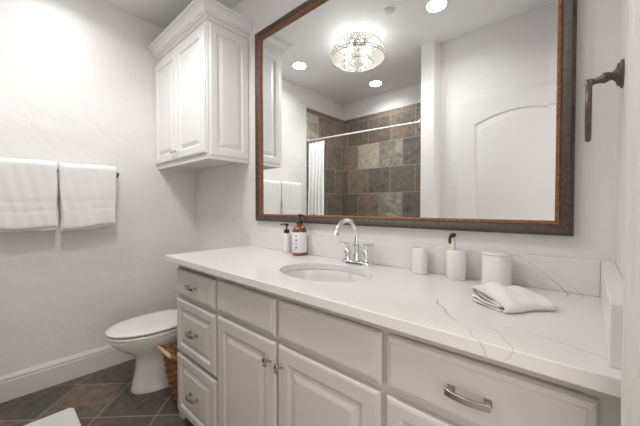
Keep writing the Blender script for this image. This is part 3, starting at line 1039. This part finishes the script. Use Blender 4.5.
# washcloth: a folded cloth, its fold open toward the left
def washcloth():
    d = Vector((.62, .785, 0)); e = Vector((.785, -.62, 0))
    o0 = Vector((2.343, -.300, CT1))
    Lx, Lw = .150, .112
    th = .0055
    # centre line of the folded sheet in (across, up); a flattened roll with a loose top
    cl = [(Lw - .006, .0045), (Lw * .5, .0042), (.012, .0045), (.003, .0085), (.006, .0145), (.03, .0165), (Lw * .45, .0125), (Lw * .80, .0125), (Lw * .90, .0155),
          (Lw * .80, .0200), (Lw * .5, .0195), (Lw * .28, .0240), (.012, .0285), (-.002, .0335), (.012, .0385), (Lw * .30, .0370), (Lw * .6, .0320),
          (Lw * .88, .0265), (Lw + .004, .0180), (Lw + .008, .0100), (Lw + .004, .0035)]
    # smooth resample (Catmull-Rom)
    P = []
    for i in range(len(cl) - 1):
        p0 = Vector((*cl[max(i - 1, 0)], 0)); p1 = Vector((*cl[i], 0)); p2 = Vector((*cl[i + 1], 0)); p3 = Vector((*cl[min(i + 2, len(cl) - 1)], 0))
        for k in range(5):
            t = k / 5
            P.append(.5 * ((2 * p1) + (-p0 + p2) * t + (2 * p0 - 5 * p1 + 4 * p2 - p3) * t * t + (-p0 + 3 * p1 - 3 * p2 + p3) * t ** 3))
    P.append(Vector((*cl[-1], 0)))
    A, B = [], []
    for i in range(len(P)):
        tg = (P[min(i + 1, len(P) - 1)] - P[max(i - 1, 0)]).normalized()
        nn = Vector((-tg.y, tg.x, 0)) * th / 2
        A.append(P[i] + nn); B.append(P[i] - nn)
    prof = A + B[::-1]
    bm = bmesh.new()
    rings = []
    N = 26
    for k in range(N + 1):
        t = k / N
        ring = []
        for p in prof:
            hgt = max(0, min(1, p.y / .036))
            s = o0 + d * (Lx * t) + e * p.x
            lift = hgt * (.010 * math.exp(-((t - .42) / .22) ** 2) * (1 if p.x < Lw * .75 else .5) - .006 * t * hgt + .0025 * math.sin(16 * t + 40 * p.x))
            wob = e * (.005 * math.sin(7 * t + 60 * p.y) + .006 * (t - .5) * (1 - 1.2 * hgt)) + d * (.006 * math.sin(35 * p.x) * (1 if t > .5 else -1) * abs(t - .5) * 2)
            z = max(p.y + lift, .0006)
            s = s + wob
            ring.append((s.x, s.y, CT1 + z))
        rings.append(ring)
    loft(bm, rings)
    o = obj('washcloth', bm, M['cloth'], smooth=180)
    tag(o, 'white washcloth loosely folded on the counter in front of the jar', 'washcloth')
washcloth()

# ------------------------------------------------------------------ towel ring on the right wall
RX, RY, RZ = XR, -.175, 1.489
tr = empty('towel_ring', (RX, RY, RZ), 'bronze towel ring hanging from its post beside the mirror on the right wall', 'towel ring')
bm = bmesh.new()
loft(bm, [circ(RX, RY, RZ, .034, 28, 'x'), circ(RX - .005, RY, RZ, .034, 28, 'x'), circ(RX - .007, RY, RZ, .028, 28, 'x'), circ(RX - .011, RY, RZ, .027, 28, 'x'),
          circ(RX - .014, RY, RZ, .016, 28, 'x'), circ(RX - .020, RY, RZ, .009, 28, 'x'), circ(RX - .026, RY, RZ, .011, 28, 'x'), circ(RX - .034, RY, RZ - .001, .0135, 28, 'x'),
          circ(RX - .042, RY, RZ - .003, .009, 28, 'x'), circ(RX - .052, RY, RZ - .005, .007, 28, 'x'), circ(RX - .058, RY, RZ - .006, .0105, 28, 'x'),
          circ(RX - .068, RY, RZ - .006, .0105, 28, 'x'), circ(RX - .071, RY, RZ - .006, .006, 28, 'x')])
child('post', bm, M['bronze'], tr, smooth=40)
bm = bmesh.new()
torus(bm, (RX - .063, RY, RZ - .006 - .073), .072, .0068, 56, 10, 'x')
child('ring', bm, M['bronze'], tr, smooth=60)

# ------------------------------------------------------------------ shower: rod, curtain, head
YR = -1.442
rod = empty('shower_rod', (.7, YR, 1.965), 'thin white shower curtain rod across the slate shower', 'curtain rod')
bm = bmesh.new()
tube(bm, [(.012, YR, 1.985), (1.442, YR, 1.945)], .0085, 14)
child('rod', bm, M['trim'], rod, smooth=60)
for x, z, s in ((.010, 1.985, 1), (1.444, 1.945, -1)):
    bm = bmesh.new()
    loft(bm, [circ(x, YR, z, .026, 20, 'x'), circ(x + s * .008, YR, z, .024, 20, 'x'), circ(x + s * .020, YR, z, .014, 20, 'x')])
    child('flange', bm, M['trim'], rod, smooth=40)
cu = empty('shower_curtain', (.16, YR, 0), 'white shower curtain gathered at the left end of its rod', 'shower curtain')
bm = bmesh.new()
NF = 90
rings = []
for k in range(15):
    z = 1.945 - (1.945 - .12) * k / 14
    f = .6 + .4 * min(1, k / 4)
    ringp, ringq = [], []
    for i in range(NF + 1):
        t = i / NF
        x = .024 + (.245 + .035 * k / 14) * t + .006 * math.sin(3 * t + k * .3)
        y = YR + .004 + .040 * k / 14 + .019 * f * math.sin(2 * PI * 4.5 * t + .25 * math.sin(k * .5)) + .004 * math.sin(31 * t + k)
        ringp.append((x, y, z)); ringq.append((x, y - .0022, z))
    rings.append(ringp + ringq[::-1])
loft(bm, rings)
child('curtain', bm, M['curtain'], cu, smooth=180)
for i in range(7):
    x = .035 + i * .034
    bm = bmesh.new()
    torus(bm, (x, YR, 1.985 - .028 * x - .012), .026, .0016, 24, 6, 'x')
    child('curtain_ring', bm, M['chrome'], cu, smooth=60)
sh = empty('shower', (1.444, -1.80, 2.02), 'dark bronze shower head seen in the mirror at the end of the shower rod', 'shower head')
bm = bmesh.new()
loft(bm, [circ(1.444, -1.80, 2.02, .028, 20, 'x'), circ(1.438, -1.80, 2.02, .026, 20, 'x'), circ(1.432, -1.80, 2.02, .012, 20, 'x')])
tube(bm, [(1.435, -1.80, 2.02), (1.38, -1.80, 2.03), (1.34, -1.80, 2.022), (1.315, -1.80, 2.0)], .009, 12)
child('arm', bm, M['bronze'], sh, smooth=60)
bm = bmesh.new()
tube(bm, [(1.318, -1.80, 2.004), (1.305, -1.80, 1.99), (1.295, -1.80, 1.975), (1.283, -1.80, 1.958), (1.280, -1.80, 1.954)], [.012, .014, .020, .034, .033], 20)
child('rose', bm, M['bronze'], sh, smooth=40)

# ------------------------------------------------------------------ lamps
def area(name, loc, size, watts, col, parent=None):
    l = bpy.data.lights.new(name, 'AREA'); l.shape = 'DISK'; l.size = size; l.energy = watts; l.color = col; l.spread = R(145)
    o = bpy.data.objects.new(name, l); C.objects.link(o)
    if parent: o.parent = parent
    o.location = loc
    return o
for x, y, lab in ((.364, -.944, 'round recessed ceiling lamp over the toilet side, left of the crystal fixture in the mirror'),
                  (1.759, -.965, 'round recessed ceiling lamp over the vanity, top of the mirror right of the crystal fixture'),
                  (.713, -1.850, 'round recessed ceiling lamp over the shower, below the crystal fixture in the mirror')):
    cl_ = empty('recessed_light', (x, y, CEIL), lab, 'ceiling light', 'recessed ceiling lamps')
    bm = bmesh.new()
    lathe(bm, [(.066, 0), (.088, 0), (.087, -.003), (.074, -.006), (.066, -.002)], 40, cap=False)
    obj('trim_ring', bm, M['trim'], cl_, smooth=40)
    bm = bmesh.new()
    lathe(bm, [(.0665, -.001), (.0665, -.0025), (.03, -.0035), (.001, -.004)], 36)
    obj('lens', bm, M['glow'], cl_, smooth=60)
    area('lamp', (0, 0, -.012), .13, CAN_W, (1, .99, .98), cl_)

# crystal flush fixture
GX, GY = 1.075, -.965
fx = empty('crystal_ceiling_light', (GX, GY, CEIL), 'round flush ceiling light hung with strings of crystal beads', 'ceiling light')
bm = bmesh.new()
lathe(bm, [(.085, 0), (.085, -.012), (.07, -.022), (.012, -.024), (.012, -.06), (.03, -.065), (.03, -.085), (.008, -.09)], 36)
obj('canopy', bm, M['chrome'], fx, smooth=40)
RINGS = [(.196, -.045), (.240, -.150), (.232, -.165), (.135, -.205)]
for r_, z_ in RINGS:
    bm = bmesh.new(); torus(bm, (0, 0, z_), r_, .0032, 64, 6)
    obj('ring', bm, M['nickel'], fx, smooth=60)
bm = bmesh.new()
for k in range(4):
    a = PI / 4 + k * PI / 2
    tube(bm, [(.03 * math.cos(a), .03 * math.sin(a), -.075), (.115 * math.cos(a), .115 * math.sin(a), -.070), (.196 * math.cos(a), .196 * math.sin(a), -.045)], .004, 8)
    tube(bm, [(.196 * math.cos(a), .196 * math.sin(a), -.045), (.228 * math.cos(a), .228 * math.sin(a), -.09), (.240 * math.cos(a), .240 * math.sin(a), -.150)], .002, 6)
obj('support_arms', bm, M['nickel'], fx, smooth=60)
bm = bmesh.new()
def bead(bm, x, y, z, r):
    v = [bm.verts.new((x + a * r, y + b * r, z + c * r)) for a, b, c in ((1, 0, 0), (0, 1, 0), (-1, 0, 0), (0, -1, 0), (0, 0, 1.1), (0, 0, -1.1))]
    for i in range(4):
        j = (i + 1) % 4
        bm.faces.new((v[i], v[j], v[4])); bm.faces.new((v[j], v[i], v[5]))
NS = 56
for s in range(NS):
    a = 2 * PI * s / NS
    path = []
    for i in range(11):
        t = i / 11
        path.append((.196 + .044 * math.sin(t * PI / 2), -.045 - .105 * t))
    for i in range(12):
        t = i / 11
        path.append((.240 - .105 * t, -.152 - .053 * math.sin(t * PI / 2)))
    if s % 2 == 0:
        for i in range(1, 12):
            path.append((.135 * (1 - i / 12), -.205 - .004 * math.sin(i / 12 * PI)))
    for r_, z_ in path:
        bead(bm, r_ * math.cos(a), r_ * math.sin(a), z_, .0054)
o = obj('bead_strands', bm, M['crystal'], fx, kind='stuff', recalc=False)
for k in range(4):
    a = k * PI / 2
    bxp, byp = .105 * math.cos(a), .105 * math.sin(a)
    bm = bmesh.new()
    lathe(bm, [(.010, -.072), (.013, -.085), (.022, -.100), (.026, -.115), (.022, -.130), (.010, -.139), (.001, -.141)], 20, (bxp, byp))
    obj('bulb', bm, M['bulb'], fx, smooth=60)
    l = bpy.data.lights.new('lamp', 'SPOT'); l.energy = FIX_W; l.color = (1, .985, .965); l.shadow_soft_size = .008; l.spot_size = R(172); l.spot_blend = .5
    l2_ = bpy.data.lights.new('lamp', 'POINT'); l2_.energy = FIX_UP; l2_.color = (.97, .985, 1); l2_.shadow_soft_size = .008
    o2_ = bpy.data.objects.new('lamp', l2_); C.objects.link(o2_); o2_.parent = fx; o2_.location = (bxp * 1.2, byp * 1.2, -.16)
    lo_ = bpy.data.objects.new('lamp', l); C.objects.link(lo_); lo_.parent = fx
    lo_.location = (bxp * .8, byp * .8, -.214)
# sprinkler / detector disc on the ceiling
sd = empty('ceiling_sprinkler', (1.475, -.797, CEIL), 'small round sprinkler cover on the ceiling beside the crystal fixture', 'sprinkler')
bm = bmesh.new()
lathe(bm, [(.038, 0), (.038, -.003), (.034, -.008), (.030, -.010), (.002, -.011)], 32)
obj('cover', bm, M['trim'], sd, smooth=40)
